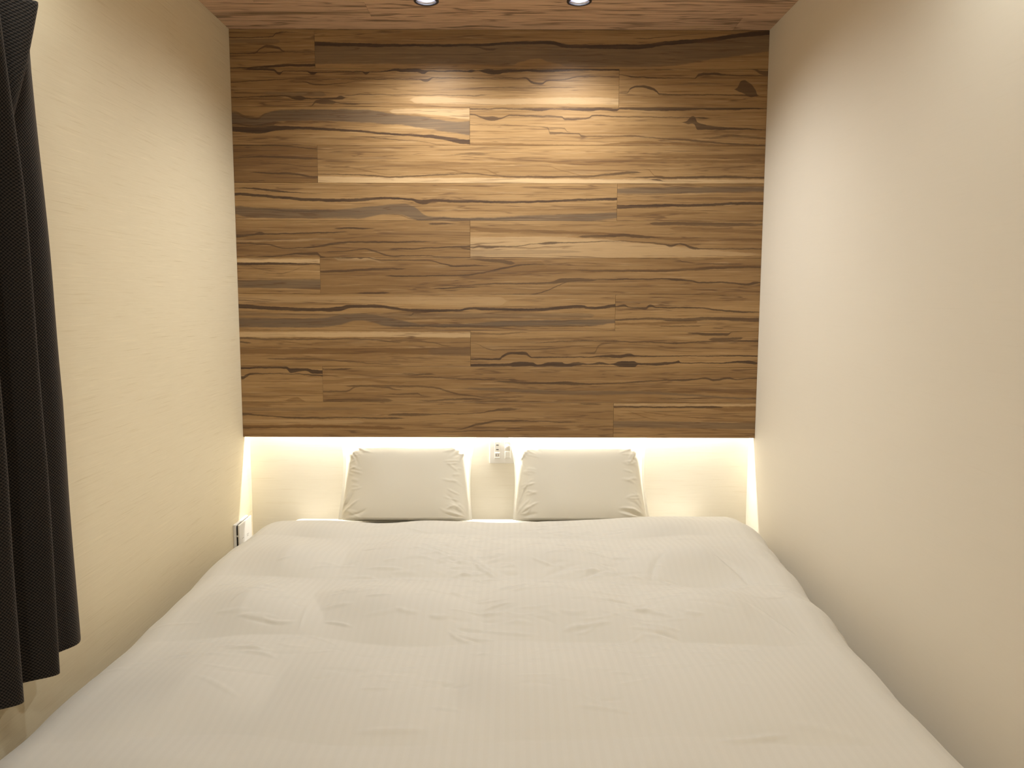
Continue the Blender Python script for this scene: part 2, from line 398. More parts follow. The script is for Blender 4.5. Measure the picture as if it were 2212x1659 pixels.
# figure of each board: (colour key, strength, band?, [(along, across, half width)...]) in board coordinates
FIGURE={
'1L':[('d',0.9,0,[(0.012,0.780,0.013),(0.507,0.808,0.013),(0.552,0.893,0.017),(0.695,0.918,0.010),(0.839,0.916,0.003)]),
('g',0.5,1,[(0.011,0.692,0.063),(0.334,0.695,0.071),(0.578,0.697,0.055)]),
('d',0.8,0,[(0.005,0.371,0.013),(0.257,0.379,0.017),(0.308,0.395,0.024),(0.359,0.493,0.017),(0.447,0.562,0.030),(0.575,0.516,0.027),(0.639,0.437,0.013)]),
('d',0.8,0,[(0.315,0.388,0.013),(0.603,0.412,0.013),(0.994,0.423,0.013)]),
('d',1,0,[(0.014,0.008,0.013),(0.396,0.032,0.020),(0.613,0.065,0.030),(0.973,0.082,0.030),(0.993,0.083,0.030)])],
'1R':[('g',0.75,1,[(-0.001,0.379,0.287),(0.230,0.359,0.260),(0.336,0.370,0.268),(0.430,0.364,0.292),(0.457,0.444,0.244),(0.492,0.473,0.225),(0.516,0.430,0.276),(0.565,0.337,0.276),(0.591,0.322,0.292),(0.699,0.309,0.276),(0.793,0.395,0.312),(0.861,0.502,0.291),(0.928,0.614,0.291),(1.000,0.719,0.283)]),
('g',0.7,1,[(-0.001,0.203,0.104),(0.173,0.203,0.099),(0.390,0.222,0.118),(0.444,0.278,0.142),(0.498,0.359,0.110),(0.525,0.296,0.158),(0.579,0.183,0.131),(0.591,0.183,0.153),(0.727,0.181,0.137),(0.834,0.297,0.134),(0.915,0.426,0.118),(1.001,0.546,0.110)]),
('d',1,0,[(-0.001,0.628,0.044),(0.174,0.592,0.030),(0.363,0.607,0.027),(0.454,0.666,0.034),(0.516,0.674,0.037),(0.552,0.587,0.040),(0.591,0.575,0.040),(0.699,0.569,0.047),(0.780,0.666,0.040),(0.861,0.746,0.040),(0.928,0.858,0.044),(1.000,0.954,0.057)]),
('d',0.7,0,[(0.349,0.559,0.010),(0.390,0.498,0.027),(0.403,0.514,0.007)]),
('d',0.5,0,[(0.173,0.365,0.010),(0.335,0.361,0.010),(0.417,0.435,0.007)]),
('d',0.8,0,[(0.718,0.780,0.013),(0.780,0.832,0.010),(0.860,0.910,0.007)])],
'2L':[('d',1,0,[(0.049,0.977,0.020),(0.112,0.947,0.027),(0.127,0.853,0.030),(0.137,0.926,0.010),(0.197,0.918,0.013),(0.212,0.870,0.034),(0.225,0.902,0.013),(0.339,0.911,0.013),(0.350,0.874,0.034),(0.358,0.906,0.013),(0.392,0.922,0.013),(0.430,0.955,0.030),(0.439,0.940,0.034),(0.477,0.956,0.040),(0.499,0.909,0.044),(0.508,0.935,0.017),(0.609,0.928,0.017),(0.619,0.938,0.030),(0.634,0.944,0.010),(0.660,0.929,0.044),(0.688,0.914,0.050),(0.704,0.946,0.037),(0.767,0.947,0.027),(0.798,0.942,0.030),(0.919,0.983,0.020),(0.998,0.975,0.020)]),
('d',0.85,0,[(0.003,0.643,0.013),(0.086,0.683,0.013),(0.180,0.727,0.010),(0.430,0.723,0.013),(0.483,0.725,0.013),(0.503,0.694,0.030),(0.524,0.758,0.013),(0.609,0.754,0.013),(0.704,0.756,0.013),(0.754,0.763,0.017),(0.773,0.662,0.027),(0.799,0.615,0.027),(0.814,0.695,0.017),(0.849,0.712,0.017),(0.920,0.809,0.013),(0.999,0.795,0.010)]),
('d',0.8,0,[(0.183,0.648,0.010),(0.212,0.585,0.020),(0.243,0.576,0.017),(0.291,0.619,0.010),(0.338,0.677,0.007)]),
('d',0.9,0,[(0.002,0.245,0.013),(0.141,0.278,0.017),(0.166,0.234,0.037),(0.179,0.227,0.047),(0.195,0.218,0.017),(0.268,0.220,0.020),(0.284,0.243,0.044),(0.293,0.237,0.013)]),
('d',0.8,0,[(0.293,0.294,0.010),(0.338,0.327,0.013),(0.429,0.320,0.010),(0.546,0.307,0.010),(0.641,0.300,0.013)]),
('d',0.8,0,[(0.204,0.011,0.010),(0.220,0.139,0.034),(0.242,0.140,0.054),(0.261,0.124,0.040),(0.274,0.108,0.017),(0.315,0.078,0.020)]),
('g',0.6,1,[(0.085,0.351,0.040),(0.180,0.337,0.072),(0.233,0.343,0.076),(0.249,0.318,0.013)]),
('d',0.7,0,[(0.546,0.466,0.007),(0.685,0.511,0.010),(0.783,0.504,0.013),(0.878,0.522,0.010)]),
('p',0.6,1,[(0.482,0.186,0.104),(0.672,0.143,0.088),(0.920,0.180,0.104),(0.999,0.158,0.096)]),
('b',0.5,0,[(0.419,0.081,0.017),(0.482,0.050,0.030),(0.545,0.020,0.013)])],
'2R':[('d',0.85,0,[(-0.002,0.858,0.010),(0.105,0.796,0.017),(0.501,0.768,0.010),(0.534,0.847,0.027),(0.641,0.880,0.027),(0.698,0.849,0.020),(0.987,0.829,0.013)]),
('d',0.8,0,[(0.792,0.484,0.027),(0.825,0.548,0.117),(0.867,0.485,0.134),(0.917,0.390,0.067),(0.938,0.327,0.010)]),
('d',0.9,0,[(-0.000,0.372,0.010),(0.058,0.382,0.013),(0.074,0.478,0.020),(0.131,0.548,0.023),(0.206,0.511,0.030),(0.256,0.416,0.023),(0.273,0.352,0.017),(0.587,0.333,0.013),(0.918,0.326,0.017)]),
('g',0.5,1,[(0.403,0.608,0.016),(0.502,0.622,0.051),(0.708,0.619,0.024)]),
('d',0.7,0,[(0.895,0.993,0.013),(0.953,0.914,0.040),(0.995,0.899,0.047)])],
'3L':[('g',1,1,[(0.003,0.686,0.160),(0.057,0.622,0.112),(0.103,0.599,0.104),(0.145,0.688,0.160),(0.213,0.774,0.165),(0.341,0.784,0.163),(0.573,0.755,0.189),(0.630,0.711,0.176),(0.697,0.672,0.152),(0.809,0.594,0.169),(0.896,0.504,0.157),(0.999,0.452,0.201)]),
('d',1,0,[(0.001,0.413,0.047),(0.107,0.382,0.064),(0.184,0.438,0.057),(0.288,0.449,0.030),(0.391,0.419,0.030),(0.546,0.357,0.024),(0.696,0.278,0.024),(0.860,0.217,0.037),(0.999,0.090,0.050)]),
('d',0.7,0,[(0.002,0.557,0.020),(0.081,0.494,0.020),(0.159,0.528,0.047),(0.195,0.592,0.013)]),
('d',0.8,0,[(0.494,0.227,0.007),(0.695,0.143,0.013),(0.782,0.103,0.010),(0.911,-0.008,0.007)]),
('d',0.6,0,[(0.003,0.846,0.027),(0.057,0.735,0.030),(0.103,0.694,0.030),(0.145,0.816,0.013)]),
('p',0.6,1,[(0.680,0.889,0.064),(0.835,0.880,0.091),(0.989,0.824,0.149)])],
'3R':[('d',0.9,0,[(-0.000,0.957,0.017),(0.157,0.960,0.017),(0.239,0.946,0.034),(0.281,0.969,0.017),(0.398,0.939,0.037),(0.444,0.966,0.030),(0.494,0.941,0.034),(0.506,0.983,0.020),(0.589,0.968,0.037),(0.671,0.970,0.044),(0.746,0.978,0.037),(0.808,0.972,0.030),(0.878,0.990,0.030),(0.890,1.064,0.047),(0.952,1.039,0.023),(0.993,0.976,0.010)]),
('d',0.85,0,[(-0.000,0.813,0.017),(0.016,0.798,0.017),(0.033,0.750,0.020),(0.074,0.703,0.044),(0.107,0.719,0.020),(0.140,0.794,0.017),(0.198,0.769,0.020),(0.310,0.755,0.020),(0.322,0.691,0.027),(0.398,0.725,0.020),(0.420,0.789,0.020),(0.507,0.759,0.013),(0.755,0.747,0.013),(0.788,0.732,0.020)]),
('d',0.7,0,[(0.008,0.541,0.010),(0.219,0.497,0.010),(0.264,0.465,0.020),(0.271,0.321,0.030),(0.319,0.322,0.020),(0.368,0.316,0.017),(0.377,0.258,0.027),(0.399,0.243,0.013),(0.508,0.245,0.013),(0.549,0.262,0.023),(0.607,0.214,0.017),(0.715,0.168,0.023),(0.757,0.137,0.027),(0.798,0.105,0.020),(0.998,0.028,0.020)]),
('d',0.85,0,[(0.730,0.619,0.027),(0.751,0.683,0.081),(0.768,0.523,0.074),(0.797,0.491,0.050),(0.839,0.460,0.037),(0.921,0.446,0.023),(0.996,0.415,0.010)]),
('d',0.6,0,[(0.264,0.465,0.010),(0.322,0.450,0.017),(0.327,0.370,0.013)]),
('b',0.8,0,[(-0.001,0.042,0.027),(0.115,0.028,0.034),(0.240,0.014,0.023),(0.399,0.007,0.020),(0.570,0.085,0.030),(0.799,0.024,0.023),(0.998,-0.004,0.023)]),
('d',0.5,0,[(0.798,0.202,0.020),(0.881,0.268,0.030),(0.997,0.206,0.020)])],
'4L':[('b',0.5,1,[(0.010,0.482,0.495),(1.008,0.488,0.495)]),
('d',0.7,0,[(0.010,0.978,0.013),(0.294,0.995,0.017),(1.000,0.902,0.017)]),
('d',0.7,0,[(0.012,0.654,0.010),(0.363,0.688,0.020),(0.997,0.643,0.024)]),
('d',0.5,0,[(0.331,0.526,0.010),(0.995,0.432,0.013)]),
('d',0.8,0,[(0.211,0.281,0.007),(0.430,0.250,0.020),(0.737,0.229,0.024),(0.996,0.155,0.024)]),
('d',0.7,0,[(0.193,0.053,0.010),(0.354,0.054,0.010)])],
'4R':[('d',0.5,0,[(0.280,0.733,0.007),(0.357,0.784,0.023),(0.384,0.784,0.010)]),
('d',0.75,0,[(0.000,0.237,0.010),(0.071,0.223,0.013),(0.179,0.161,0.020),(0.252,0.213,0.020),(0.335,0.247,0.013),(0.417,0.185,0.017),(0.499,0.171,0.023),(0.605,0.190,0.023),(0.677,0.273,0.030),(0.710,0.307,0.023),(0.726,0.291,0.007)]),
('d',0.8,0,[(0.699,0.167,0.010),(0.814,0.157,0.027),(0.897,0.182,0.027),(1.000,0.162,0.023)]),
('b',0.7,0,[(0.031,0.433,0.010),(0.179,0.226,0.013)]),
('b',0.7,0,[(0.170,0.438,0.007),(0.280,0.376,0.013),(0.335,0.264,0.020),(0.345,0.248,0.007)]),
('b',0.7,0,[(0.357,0.378,0.010),(0.398,0.249,0.020),(0.403,0.233,0.007)]),
('b',0.7,0,[(0.480,0.479,0.007),(0.554,0.319,0.013),(0.605,0.223,0.010)]),
('b',0.7,0,[(0.732,0.389,0.010),(0.748,0.292,0.017),(0.759,0.194,0.017)]),
('p',1,1,[(-0.000,0.092,0.103),(0.170,0.059,0.096),(0.389,0.060,0.091),(0.595,0.053,0.078),(1.000,0.064,0.065)]),
('d',0.9,0,[(0.762,0.097,0.020),(0.773,0.081,0.010)]),
('b',0.7,0,[(0.494,0.577,0.013),(0.605,0.531,0.044),(0.676,0.598,0.027),(0.786,0.585,0.030),(0.999,0.591,0.040)]),
('b',0.6,0,[(0.676,0.712,0.017),(0.786,0.715,0.034),(0.998,0.721,0.054)]),
('b',0.5,0,[(0.001,0.529,0.034),(0.252,0.505,0.054),(0.417,0.510,0.027),(0.472,0.544,0.010)])],
'5L':[('d',0.9,0,[(0.003,0.856,0.010),(0.022,0.857,0.013)]),
('d',1,0,[(0.029,0.847,0.013),(0.093,0.793,0.024),(0.173,0.730,0.010),(0.221,0.715,0.007)]),
('d',1,0,[(0.003,0.693,0.030),(0.076,0.646,0.030),(0.172,0.566,0.034),(0.252,0.535,0.034),(0.333,0.554,0.034),(0.391,0.594,0.024),(0.426,0.589,0.024),(0.463,0.558,0.027),(0.495,0.493,0.050),(0.518,0.533,0.034),(0.608,0.512,0.030),(0.736,0.499,0.027),(0.924,0.569,0.027),(1.001,0.588,0.034)]),
('g',0.95,1,[(0.003,0.266,0.115),(0.027,0.222,0.153),(0.107,0.187,0.148),(0.268,0.174,0.132),(0.332,0.209,0.165),(0.381,0.276,0.148),(0.426,0.301,0.156),(0.463,0.221,0.189),(0.511,0.053,0.079),(0.640,0.013,0.082),(0.801,0.060,0.112),(0.924,0.093,0.115),(1.002,0.161,0.099)]),
('d',0.6,0,[(0.415,0.163,0.010),(0.479,0.026,0.013),(0.543,0.051,0.020),(0.640,0.036,0.017),(0.801,0.090,0.010)]),
('d',0.5,0,[(0.059,0.301,0.010),(0.171,0.238,0.020),(0.268,0.256,0.010)]),
('b',0.6,0,[(0.576,0.265,0.013),(0.736,0.269,0.013),(0.924,0.307,0.010)]),
('b',0.6,0,[(0.595,0.709,0.007),(0.704,0.711,0.013),(0.864,0.699,0.007)])],
'5R':[('g',0.9,1,[(0.009,0.800,0.082),(0.186,0.813,0.103),(1.002,0.859,0.082)]),
('d',0.95,0,[(0.011,0.381,0.037),(0.273,0.410,0.034),(0.675,0.446,0.027),(0.776,0.473,0.030),(0.998,0.482,0.034)]),
('p',0.7,0,[(0.726,0.440,0.007),(0.759,0.447,0.020),(0.801,0.447,0.007)]),
('b',0.6,0,[(0.106,0.145,0.010),(0.316,0.229,0.040),(0.610,0.216,0.017)]),
('d',0.5,0,[(0.010,0.709,0.010),(0.271,0.711,0.013),(0.522,0.772,0.007)]),
('b',0.5,0,[(0.011,0.506,0.027),(0.439,0.575,0.030),(1.001,0.613,0.030)])],
'6L':[('b',0.35,1,[(0.005,0.447,0.460),(0.693,0.457,0.460),(1.003,0.444,0.478)]),
('d',0.85,0,[(0.003,0.572,0.032),(0.073,0.608,0.025),(0.107,0.644,0.036),(0.129,0.634,0.018),(0.297,0.647,0.018),(0.465,0.685,0.011)]),
('d',0.9,0,[(0.438,0.773,0.018),(0.494,0.791,0.022),(0.583,0.782,0.011)]),
('d',0.9,0,[(0.841,0.913,0.022),(0.914,0.914,0.014)]),
('d',0.8,0,[(0.010,0.377,0.014),(0.128,0.343,0.018),(0.228,0.238,0.014),(0.352,0.294,0.022),(0.408,0.365,0.029),(0.521,0.420,0.022),(0.692,0.423,0.022),(0.812,0.425,0.014),(0.840,0.425,0.004)]),
('d',0.8,0,[(0.098,0.006,0.018),(0.267,0.097,0.022),(0.340,0.098,0.032),(0.368,0.010,0.018)]),
('d',0.75,0,[(0.402,0.152,0.014),(0.492,0.189,0.014),(0.542,0.226,0.018),(0.576,0.191,0.022),(0.691,0.032,0.018),(0.784,0.052,0.014),(0.896,0.018,0.014),(1.003,-0.027,0.011)]),
('d',0.8,0,[(0.672,0.228,0.018),(0.840,0.266,0.018),(1.003,0.304,0.025)]),
('d',0.7,0,[(0.924,0.285,0.011),(1.003,0.222,0.022)]),
('p',0.6,1,[(0.005,0.439,0.044),(0.241,0.460,0.044),(0.409,0.502,0.030)]),
('b',0.5,0,[(0.001,0.235,0.057),(0.183,0.185,0.072),(0.351,0.134,0.022)])],
'6R':[('b',0.8,0,[(0.003,0.799,0.036),(0.052,0.747,0.043),(0.231,0.715,0.036),(0.403,0.665,0.039),(0.522,0.614,0.036),(0.603,0.580,0.032),(0.702,0.529,0.032),(1.001,0.499,0.032)]),
('d',0.75,0,[(0.387,0.583,0.022),(0.522,0.607,0.032),(0.603,0.573,0.029),(0.657,0.553,0.007)]),
('d',0.7,0,[(0.633,0.934,0.036),(0.835,0.920,0.039),(0.999,0.906,0.022)]),
('p',0.6,1,[(0.002,0.261,0.302),(0.186,0.271,0.309),(0.403,0.258,0.291),(0.567,0.216,0.222),(0.748,0.154,0.146),(0.928,0.113,0.066),(1.003,0.106,0.021)]),
('d',0.85,0,[(0.005,0.268,0.014),(0.029,0.304,0.022),(0.070,0.287,0.029),(0.097,0.305,0.018),(0.151,0.306,0.014),(0.223,0.379,0.011),(0.267,0.397,0.029),(0.321,0.405,0.014),(0.403,0.435,0.014),(0.522,0.455,0.011),(0.666,0.369,0.018),(0.685,0.334,0.032),(0.716,0.388,0.018),(0.761,0.282,0.029),(0.793,0.265,0.014),(1.002,0.258,0.014)]),
('b',0.6,0,[(0.701,0.794,0.036),(0.836,0.761,0.050),(1.000,0.694,0.050)]),
('g',0.35,0,[(0.002,0.126,0.043),(0.142,0.147,0.050),(0.367,0.169,0.018)])],
'7L':[('p',1,1,[(0.015,0.908,0.071),(1.010,0.894,0.069)]),
('d',0.95,0,[(0.013,0.815,0.032),(0.511,0.825,0.025),(1.004,0.807,0.014)]),
('d',0.5,0,[(0.067,0.755,0.011),(0.350,0.650,0.011),(0.508,0.597,0.004)]),
('g',0.9,1,[(0.014,0.272,0.125),(1.016,0.274,0.147)]),
('d',0.5,0,[(0.318,0.578,0.007),(0.507,0.561,0.011),(0.667,0.634,0.011),(0.794,0.713,0.007)]),
('b',0.6,0,[(0.015,-0.015,0.014),(1.011,-0.009,0.014)])],
'7R':[('b',0.4,1,[(0.002,0.479,0.495),(0.177,0.484,0.495),(0.375,0.694,0.262),(0.494,0.769,0.191)]),
('d',0.75,0,[(0.003,0.618,0.025),(0.056,0.637,0.029),(0.177,0.694,0.022)]),
('d',0.8,0,[(0.166,0.498,0.018),(0.315,0.520,0.018),(0.369,0.593,0.018),(0.419,0.719,0.022),(0.464,0.810,0.018),(0.523,0.829,0.007)]),
('d',0.85,0,[(0.002,1.010,0.014),(0.087,1.023,0.014),(0.093,1.012,0.036),(0.099,1.002,0.014),(0.146,0.925,0.014),(0.226,0.927,0.014),(0.286,0.822,0.018),(0.309,0.769,0.025),(0.369,0.789,0.014)]),
('d',0.7,0,[(0.345,0.949,0.014),(0.375,0.932,0.029),(0.434,0.862,0.039),(0.440,0.855,0.011)]),
('d',0.8,0,[(0.103,0.029,0.022),(0.139,0.038,0.022)]),
('d',0.85,0,[(0.276,0.161,0.018),(0.345,0.198,0.014)]),
('d',0.75,0,[(0.285,0.233,0.011),(0.405,0.290,0.018),(0.515,0.311,0.022),(0.553,0.384,0.047),(0.598,0.403,0.039),(0.608,0.396,0.036)]),
('b',0.8,0,[(0.434,0.541,0.014),(0.523,0.669,0.036),(0.608,0.653,0.036),(0.740,0.656,0.036),(0.835,0.695,0.036),(0.894,0.750,0.039),(0.998,0.789,0.032)]),
('d',0.6,0,[(0.597,0.652,0.014),(0.740,0.649,0.022),(0.835,0.688,0.025),(0.894,0.739,0.029),(0.998,0.771,0.029)]),
('d',0.9,0,[(0.861,0.845,0.011),(0.945,0.848,0.011)]),
('d',0.85,0,[(0.405,-0.231,0.011),(0.464,-0.211,0.014),(0.597,0.420,0.011),(0.672,0.422,0.018),(0.782,0.436,0.018),(0.812,0.408,0.029),(0.845,0.380,0.018),(0.866,0.338,0.022),(0.925,0.340,0.018),(0.970,0.287,0.025),(0.985,0.323,0.032),(0.998,0.335,0.018)]),
('d',0.8,0,[(0.814,0.944,0.011),(0.823,0.908,0.014)]),
('b',0.5,0,[(0.002,0.385,0.057),(0.086,0.352,0.036),(0.177,0.390,0.043)]),
('p',0.5,1,[(0.051,1.029,0.107),(0.105,1.012,0.089),(0.146,0.871,0.018)])],
'8L':[('d',0.7,0,[(0.003,0.823,0.014),(0.074,0.789,0.011)]),
('d',1,0,[(0.002,0.661,0.043),(0.108,0.592,0.039),(0.213,0.569,0.036),(0.265,0.588,0.050),(0.303,0.669,0.039),(0.352,0.670,0.039),(0.424,0.600,0.029),(0.474,0.547,0.036),(0.585,0.561,0.025),(0.620,0.616,0.029),(0.655,0.599,0.032),(0.759,0.580,0.029),(0.915,0.665,0.036),(0.927,0.631,0.029),(1.000,0.703,0.036)]),
('g',1,1,[(0.001,0.209,0.145),(0.142,0.202,0.145),(0.212,0.213,0.147),(0.264,0.279,0.154),(0.289,0.338,0.132),(0.317,0.376,0.112),(0.352,0.341,0.123),(0.386,0.255,0.145),(0.423,0.193,0.118),(0.498,0.143,0.054),(0.620,0.157,0.058),(0.690,0.191,0.091),(0.915,0.231,0.091),(0.928,0.224,0.100),(1.001,0.270,0.072)]),
('d',0.5,0,[(0.411,0.329,0.014),(0.515,0.332,0.018),(0.620,0.341,0.011),(0.724,0.373,0.007)]),
('d',0.6,0,[(0.411,0.130,0.014),(0.550,0.115,0.025),(0.725,0.120,0.022),(0.928,0.143,0.011)]),
('g',0.5,1,[(0.002,0.463,0.090),(0.108,0.420,0.063),(0.411,0.419,0.072),(0.655,0.416,0.081),(0.927,0.423,0.081)]),
('p',0.3,1,[(0.003,0.841,0.108),(0.248,0.847,0.108),(0.690,0.814,0.135)]),
('d',0.6,0,[(0.456,0.421,0.014),(0.467,0.493,0.025)])],
'8R':[('g',0.5,1,[(0.004,0.794,0.036),(0.231,0.808,0.031),(0.413,0.815,0.018)]),
('d',0.9,0,[(0.005,0.685,0.018),(0.059,0.704,0.025),(0.096,0.650,0.014),(0.205,0.633,0.029),(0.241,0.706,0.029),(0.287,0.652,0.018),(0.596,0.637,0.018),(0.806,0.549,0.022),(0.997,0.532,0.014)]),
('d',0.8,0,[(0.007,0.306,0.022),(0.234,0.344,0.025),(0.416,0.310,0.032),(0.689,0.349,0.036),(0.999,0.316,0.047)]),
('b',0.8,0,[(0.007,0.197,0.022),(0.326,0.219,0.032),(0.553,0.257,0.032)]),
('d',0.9,0,[(0.326,0.139,0.011),(0.581,0.148,0.011)]),
('d',0.6,0,[(0.691,0.095,0.011),(0.737,0.077,0.014)])],
'9L':[('p',0.9,1,[(0.003,0.879,0.087),(0.687,0.890,0.087),(1.002,0.876,0.085)]),
('d',0.7,0,[(0.004,0.774,0.025),(0.115,0.757,0.025),(0.285,0.749,0.018),(0.513,0.764,0.018),(0.686,0.686,0.014)]),
('d',0.8,0,[(0.004,0.665,0.022),(0.035,0.647,0.018)]),
('b',0.7,0,[(0.115,0.721,0.011),(0.330,0.615,0.014)]),
('d',0.6,0,[(0.666,0.730,0.014),(0.837,0.660,0.014),(0.905,0.570,0.011)]),
('b',0.9,1,[(0.003,0.409,0.091),(0.686,0.429,0.100),(1.001,0.426,0.128)]),
('d',0.55,0,[(0.129,0.210,0.014),(0.340,0.195,0.025),(0.454,0.142,0.014),(0.685,0.054,0.014)]),
('d',0.5,0,[(0.006,0.501,0.014),(0.171,0.521,0.011)]),
('g',0.4,1,[(0.837,0.414,0.119),(1.001,0.417,0.137)])],
'9R':[('d',0.5,0,[(0.001,0.935,0.018),(0.097,0.912,0.022),(0.188,0.957,0.014)]),
('d',0.6,0,[(0.001,0.645,0.007),(0.088,0.464,0.014),(0.188,0.484,0.014),(0.256,0.493,0.018),(0.302,0.505,0.011)]),
('d',0.85,0,[(0.188,0.666,0.007),(0.408,0.725,0.014),(0.620,0.691,0.014),(0.729,0.668,0.018),(0.802,0.705,0.014),(1.002,0.735,0.025)]),
('d',0.95,0,[(0.001,0.207,0.018),(0.097,0.208,0.025),(0.111,0.282,0.029),(0.143,0.374,0.025),(0.188,0.375,0.036),(0.216,0.266,0.018),(0.302,0.267,0.018),(0.409,0.262,0.014),(0.479,0.305,0.029),(0.516,0.287,0.036),(0.552,0.325,0.036),(0.575,0.300,0.018),(0.849,0.312,0.014),(1.000,0.315,0.018)]),
('d',1,0,[(0.001,0.035,0.032),(0.051,0.035,0.032),(0.133,0.052,0.032),(0.152,0.063,0.054),(0.216,0.072,0.043),(0.234,0.017,0.039),(0.275,0.065,0.043),(0.316,0.066,0.054),(0.330,0.030,0.050),(0.371,0.086,0.039),(0.409,0.075,0.018),(0.452,0.103,0.029),(0.484,0.078,0.014),(0.525,0.086,0.061),(0.567,0.069,0.068),(0.585,0.087,0.022),(0.662,0.089,0.032),(0.713,0.127,0.025),(0.726,0.145,0.032),(0.731,0.120,0.014),(0.850,0.111,0.014),(0.941,0.149,0.025),(0.978,0.139,0.036),(0.998,0.114,0.022)]),
('d',0.8,0,[(0.769,0.948,0.022),(0.829,0.913,0.032),(0.892,0.914,0.029),(0.906,0.969,0.011)]),
('d',0.7,0,[(0.847,0.775,0.036),(0.938,0.806,0.029),(0.947,0.817,0.007)]),
('b',0.5,1,[(0.006,0.754,0.091),(0.142,0.738,0.073),(0.279,0.759,0.055)]),
('d',0.5,0,[(0.392,0.376,0.014),(0.429,0.385,0.029),(0.442,0.560,0.025),(0.474,0.652,0.018)])],
'10L':[('d',1,0,[(0.016,0.945,0.025),(0.313,0.961,0.022),(0.553,0.955,0.029),(0.617,0.882,0.050),(0.793,0.901,0.032),(0.873,0.847,0.047),(1.014,0.840,0.039)]),
('d',0.9,0,[(0.016,0.677,0.039),(0.069,0.739,0.032),(0.118,0.780,0.025),(0.471,0.789,0.014),(1.013,0.737,0.022)]),
('b',0.7,0,[(0.509,0.026,0.007),(0.671,0.071,0.047),(0.783,0.017,0.007)]),
('b',0.5,0,[(0.018,0.566,0.011),(0.629,0.570,0.018),(1.011,0.553,0.011)]),
('b',0.4,0,[(0.012,0.216,0.022),(0.626,0.311,0.022),(1.008,0.295,0.011)])],
'10R':[('d',0.9,0,[(0.015,0.921,0.014),(0.052,0.922,0.018)]),
('d',0.6,0,[(0.002,0.295,0.022),(0.051,0.297,0.022),(0.081,0.438,0.022),(0.174,0.448,0.022),(0.247,0.422,0.022),(0.284,0.323,0.022),(0.329,0.195,0.018),(0.386,0.141,0.018),(0.435,0.143,0.014)]),
('d',0.8,0,[(0.193,0.792,0.014),(0.242,0.782,0.018)]),
('d',0.7,0,[(0.218,0.708,0.011),(0.344,0.645,0.018),(0.426,0.640,0.014),(0.438,0.630,0.032),(0.450,0.623,0.011)]),
('d',0.85,0,[(0.405,0.574,0.014),(0.465,0.550,0.029),(0.510,0.533,0.025),(0.556,0.541,0.036),(0.611,0.517,0.022),(0.691,0.554,0.014),(0.736,0.592,0.018),(0.787,0.630,0.014),(0.833,0.639,0.025),(0.860,0.658,0.018),(0.881,0.688,0.022),(0.902,0.641,0.025),(0.935,0.690,0.025),(0.956,0.661,0.014),(0.999,0.692,0.022)]),
('g',0.7,0,[(0.341,0.380,0.022),(0.465,0.317,0.039),(0.611,0.277,0.047),(0.691,0.277,0.039),(0.782,0.261,0.029),(0.873,0.190,0.025),(0.999,0.120,0.022)]),
('d',0.7,0,[(0.232,0.037,0.014),(0.299,0.076,0.022),(0.350,0.085,0.025)]),
('d',0.7,0,[(0.356,0.030,0.014),(0.435,0.025,0.011)]),
('d',0.55,0,[(0.002,0.029,0.032),(0.080,0.057,0.039),(0.141,0.040,0.039)]),
('d',0.85,0,[(0.785,0.124,0.011),(0.882,0.116,0.011)]),
('d',0.6,0,[(0.069,0.445,0.022),(0.141,0.428,0.025),(0.173,0.355,0.014)]),
('d',0.6,0,[(0.163,0.227,0.018),(0.217,0.229,0.022),(0.229,0.174,0.011)]),
('b',0.7,0,[(0.812,0.317,0.025),(0.873,0.319,0.032),(0.998,0.286,0.050)]),
('b',0.5,0,[(0.009,0.572,0.043),(0.081,0.629,0.036),(0.174,0.540,0.032)])],
'11L':[('d',0.8,0,[(0.003,0.641,0.029),(0.047,0.624,0.018),(0.082,0.588,0.018),(0.152,0.545,0.025),(0.276,0.555,0.018),(0.382,0.539,0.022),(0.420,0.540,0.018)]),
('d',0.7,0,[(0.407,0.635,0.025),(0.460,0.636,0.032),(0.513,0.656,0.018),(0.637,0.696,0.014),(0.669,0.753,0.022),(0.714,0.809,0.032),(0.746,0.810,0.011)]),
('b',1,0,[(0.001,0.288,0.043),(0.099,0.290,0.036),(0.170,0.311,0.039),(0.276,0.295,0.036),(0.419,0.261,0.032)]),
('d',0.5,0,[(0.001,0.269,0.018),(0.134,0.284,0.014),(0.276,0.295,0.011)]),
('d',0.75,0,[(0.577,0.248,0.011),(0.637,0.380,0.025),(0.725,0.475,0.025),(0.778,0.465,0.018),(0.888,0.442,0.014)]),
('d',0.6,0,[(0.531,0.154,0.014),(0.637,0.194,0.018),(0.707,0.195,0.014)]),
('b',0.9,0,[(0.725,0.233,0.039),(0.778,0.272,0.050),(0.867,0.255,0.025)]),
('d',0.8,0,[(0.918,0.960,0.014),(0.950,0.953,0.018)]),
('b',0.6,0,[(0.919,0.309,0.032),(1.002,0.330,0.025)]),
('g',0.4,0,[(0.003,0.790,0.032),(0.171,0.794,0.036),(0.312,0.816,0.018)]),
('p',0.35,1,[(0.002,0.446,0.065),(0.170,0.441,0.074),(0.311,0.435,0.065)])],
'11R':[('p',0.8,1,[(0.003,0.936,0.044),(0.993,0.936,0.043)]),
('d',0.95,0,[(0.003,0.880,0.018),(0.432,0.870,0.022),(0.616,0.879,0.025),(0.754,0.877,0.014)]),
('g',0.7,1,[(0.005,0.386,0.112),(0.342,0.382,0.112),(0.998,0.341,0.103)]),
('b',0.7,0,[(0.063,0.770,0.007),(0.433,0.632,0.014),(0.711,0.553,0.014)]),
('b',0.6,0,[(0.063,0.759,0.007),(0.203,0.611,0.014),(0.305,0.527,0.011)]),
('b',0.7,0,[(0.662,0.839,0.018),(0.801,0.821,0.039),(0.999,0.823,0.047)])]}
